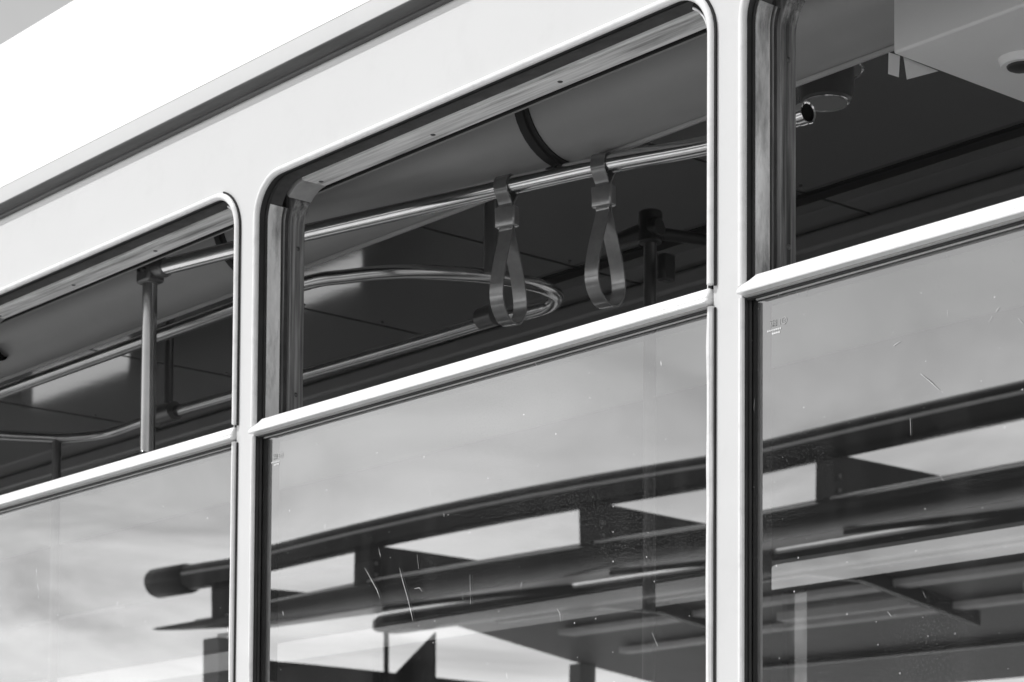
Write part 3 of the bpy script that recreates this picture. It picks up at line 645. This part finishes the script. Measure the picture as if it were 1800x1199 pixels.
# ------------------------------------------------------------------ hand straps hanging from the rail (they swing freely: things of their own)
def hand_strap(px, py, label, swing, spread, turn):
    c = onZ(px, py, ZB1)
    d = None
    sp = spline(bar_pts, 6); best = min(range(len(sp)), key=lambda i: (sp[i] - c).length); c = sp[best]
    d = (sp[best + 1] - sp[best - 1]).normalized()
    t = thing('hand_strap', label, 'hand strap', (c.x, c.y, ZB1 + H), 'hand straps hanging from the grab rail')
    ang = math.radians(turn); ax = Vector((d.x * math.cos(ang) - d.y * math.sin(ang), d.x * math.sin(ang) + d.y * math.cos(ang), 0))
    def frame(k):                              # twist of the band below the rail
        a2 = d.lerp(ax, k).normalized(); return a2, Vector((-a2.y, a2.x, 0)) * (1 if -a2.x * 1 > -9 else 1)
    prof = []
    R = TR + 0.0022
    for k in range(13):
        a = math.pi * k / 12
        prof.append((R * math.cos(a), R * math.sin(a)))
    left = [(-R, 0), (-R * 0.95, -0.012), (-0.005, -0.030), (-0.0035, -0.038), (-0.0035, -0.076), (-0.006, -0.090), (-0.46 * spread, -0.155), (-0.62 * spread, -0.20), (-0.55 * spread, -0.228), (-0.28 * spread, -0.248), (0, -0.252)]
    pts = [Vector((a, b, 0)) for a, b in prof] + [p_ for p_ in spline([Vector((a, b, 0)) for a, b in left], 5)][1:]
    right = [Vector((-q_.x, q_.y, 0)) for q_ in spline([Vector((a, b, 0)) for a, b in left], 5)]
    pts = pts + list(reversed(right))[1:-1]
    rows = []
    for q_ in pts:
        k = min(1, max(0, -q_.y / 0.05)); a2, nrm = frame(k)
        nrm = Vector((-a2.y, a2.x, 0))
        cen = Vector((c.x, c.y, ZB1)) + nrm * q_.x + Vector((0, 0, q_.y)) + nrm * (swing * -q_.y)
        rows.append((cen, a2))
    n = len(rows); vs = []; W2, T2 = 0.0140, 0.0017
    sec = []
    for i in range(n):
        tan = (rows[(i + 1) % n][0] - rows[i - 1][0]).normalized(); a2 = rows[i][1]; nn = tan.cross(a2).normalized()
        cen = rows[i][0]
        sec.append([cen + a2 * W2 + nn * T2, cen + a2 * W2 - nn * T2, cen - a2 * W2 - nn * T2, cen - a2 * W2 + nn * T2])
    mb = MB(); mb.sweep(sec, closed=True); mb.build('strap_band', 'strap_plastic', t, smooth=35, bevel=0.0008)
    a2, nrm = frame(1); nrm = Vector((-a2.y, a2.x, 0))
    def P(u, v, z): return Vector((c.x, c.y, ZB1)) + a2 * u + nrm * (v + swing * -z) + Vector((0, 0, z))
    mb = MB(); rows = []
    ol = [(-0.0215, -0.007), (-0.0195, -0.0095), (0.0195, -0.0095), (0.0215, -0.007), (0.0215, 0.007), (0.0195, 0.0095), (-0.0195, 0.0095), (-0.0215, 0.007)]
    for z, s_ in ((-0.038, 0.93), (-0.040, 1), (-0.073, 1), (-0.075, 0.93)):
        rows.append([P(u * s_, v * s_, z) for u, v in ol])
    mb.sweep(rows); bk = mb.build('buckle', 'strap_plastic', t, smooth=30, bevel=0.0012)
    mb = MB(); seg = 18
    rows = []
    for k in range(seg):
        th = 2 * math.pi * k / seg; rows.append([P(r * math.cos(th), -0.0095 - h, -0.0565 + r * math.sin(th)) for r, h in ((0.0055, 0.0), (0.0055, 0.0012), (0.0075, 0.0012), (0.0075, 0.0))])
    mb.sweep(rows, closed=True); mb.build('button_ring', 'strap_plastic', bk)
    return t
hand_strap(894, 327, 'dark grey plastic hand strap in front of the curved end of the lower rail', -0.05, 0.066, 4)
hand_strap(1064, 290, 'dark grey plastic hand strap nearer the white pillar, clear of the curved rail', -0.045, 0.070, -3)

# ------------------------------------------------------------------ station canopy facing the bus: it is seen in the lower panes as a reflection
XE = -15.5
can = thing('station_canopy', 'dark station canopy with a thick edge tube, mirrored in the lower window panes', 'canopy', (-8, -9.5, 0.12))
YT, ZTUBE = -7.5, 2.775
mb = MB(); mb.tube([(-15.55, YT, ZTUBE), (4.5, YT, ZTUBE)], 0.100, 36); tube = mb.build('edge_tube', 'canopy_paint', can, smooth=60)
mb = MB(); a0 = math.radians(7); mb.tube([(-15.5, YT + 0.1 * math.cos(a0), ZTUBE + 0.1 * math.sin(a0)), (4.5, YT + 0.1 * math.cos(a0), ZTUBE + 0.1 * math.sin(a0))], 0.011, 8); mb.build('tube_highlight', 'ceiling_strip', tube)  # pale strip modelled in place of the specular line along the tube
mb = MB(); mb.tube([(-16.02, YT, ZTUBE - 0.005), (-16.0, YT, ZTUBE - 0.005), (-15.57, YT, ZTUBE - 0.005), (-15.55, YT, ZTUBE - 0.005)], [0.112, 0.118, 0.118, 0.112], 36); mb.build('end_sleeve', 'canopy_paint', tube, smooth=50)
fins = [-15.20, -13.11, -10.82, -8.69, -6.5, -4.3, -2.1, 0.1, 2.3]
for x in fins:
    mb = MB(); mb.plate([(-7.46, 2.40), (-7.46, ZTUBE - 0.06), (-7.56, ZTUBE - 0.05), (-9.05, ZTUBE - 0.055), (-9.35, ZTUBE - 0.06), (-9.38, 2.685), (-8.2, 2.45), (-7.75, 2.36)], 'x', x, x + 0.03); mb.build('rafter', 'canopy_paint', can)
# front blade of the roof: aerofoil nose with a tapered tip
rows = []
for x, s_ in ((-16.12, 0.05), (-16.05, 0.16), (-15.8, 0.30), (-15.3, 0.52), (-14.8, 0.72), (-14.2, 0.88), (-13.6, 0.97), (-13.0, 1.0), (-8, 1.0), (-2, 1.0), (4.5, 1.0)):
    row = []
    zc_ = 2.385 + 0.035 * (1 - s_)
    for k in range(24):
        t = 2 * math.pi * k / 24
        row.append((x, -7.62 + 0.22 * s_ * math.cos(t) + (0.1 if s_ < 1 else 0) * (1 - s_), zc_ + 0.076 * s_ * math.sin(t)))
    rows.append(row)
mb = MB(); mb.sweep(rows); mb.build('front_blade', 'canopy_paint', can, smooth=60)
mb = MB(); mb.tube([(-15.6, -7.565, 2.45), (-13.2, -7.56, 2.466), (4.5, -7.56, 2.466)], [0.004, 0.013, 0.013], 10); mb.build('edge_highlight', 'purlin_paint', can)  # light-painted strip stands in for the highlight on the blade's upper edge
for x in fins:
    for z in (2.52, 2.60):
        mb = MB(); mb.tube([(x - 0.012, -7.62, z), (x + 0.042, -7.62, z)], 0.014, 8); mb.build('bolt', 'canopy_grey', can)
mb = MB(); mb.plate([(-7.70, 2.312), (-9.42, 2.655), (-9.42, 2.69), (-7.70, 2.347)], 'x', XE, 4.5); sf = mb.build('soffit_panel', 'canopy_soffit', can)
for x in fins[1:]:
    mb = MB(); mb.plate([(-7.72, 2.285), (-9.40, 2.605), (-9.40, 2.649), (-7.72, 2.314)], 'x', x - 0.02, x + 0.05); mb.build('rib', 'canopy_paint', sf)
# second beam with a rounded end, then the rear roof falling away
rows = []
for x, s_ in ((XE - 0.05, 0.35), (XE - 0.02, 0.7), (XE + 0.06, 0.95), (XE + 0.2, 1), (-6, 1), (4.5, 1)):
    rows.append([(x, -9.53 + 0.12 * s_ * cy, 2.575 + 0.072 * s_ * cz) for cy, cz in ((-1, -0.6), (-0.7, -1), (0.7, -1), (1, -0.6), (1, 0.6), (0.7, 1), (-0.7, 1), (-1, 0.6))])
mb = MB(); mb.sweep(rows); mb.build('rear_beam', 'canopy_paint', can, smooth=40)
top = [(-9.66, 2.60), (-10.3, 2.645), (-11.6, 2.455), (-13.6, 2.20)]
mb = MB(); mb.plate(top + [(y, z + 0.07) for y, z in reversed(top)], 'x', XE, 4.5); rf = mb.build('rear_roof', 'canopy_grey', can, smooth=15)
for y, z, wd in ((-10.0, 2.612, 0.05), (-10.7, 2.575, 0.09), (-11.35, 2.48, 0.07), (-12.4, 2.345, 0.06)):
    mb = MB(); mb.box(XE + 0.9, 4.4, y - wd, y + wd, z - 0.055, z - 0.008); mb.build('purlin', 'purlin_paint' if wd > 0.06 else 'canopy_paint', rf, bevel=0.01)
for x in fins[1:]:
    mb = MB(); mb.plate([(-9.68, 2.50), (-10.3, 2.52), (-11.6, 2.33), (-11.6, 2.44), (-10.3, 2.63), (-9.68, 2.585)], 'x', x, x + 0.06); mb.build('rib', 'canopy_paint', rf)
for x in (-12.2, -9.9, -7.6, -5.3, -3.0, -0.7):
    mb = MB(); mb.box(x, x + 1.3, -11.08, -10.96, 2.43, 2.50); mb.build('lamp_housing', 'purlin_paint', rf, bevel=0.01)
for x in (XE, -2.8):
    mb = MB(); mb.box(x - 0.11, x + 0.11, -7.84, -7.64, -H + 0.12, 2.31); mb.build('column', 'canopy_grey', can, bevel=0.01)
    mb = MB(); mb.box(x - 0.06, x + 0.06, -11.6, -7.845, 2.01, 2.187); arm = mb.build('arm', 'canopy_paint', can, bevel=0.008)
    mb = MB(); mb.tube([(x, -9.57, 2.187), (x, -9.57, 2.52)], 0.022, 12); mb.build('strut', 'canopy_paint', arm)
    mb = MB(); mb.plate([(-9.66, 2.19), (-10.07, 2.19), (-10.07, 2.57)], 'x', x - 0.01, x + 0.01); mb.build('gusset', 'canopy_paint', arm)
    mb = MB(); mb.box(x - 0.08, x + 0.08, -11.78, -11.605, -H + 0.12, 2.44); mb.build('column', 'canopy_grey', can, bevel=0.01)

scene.render.engine = 'CYCLES'
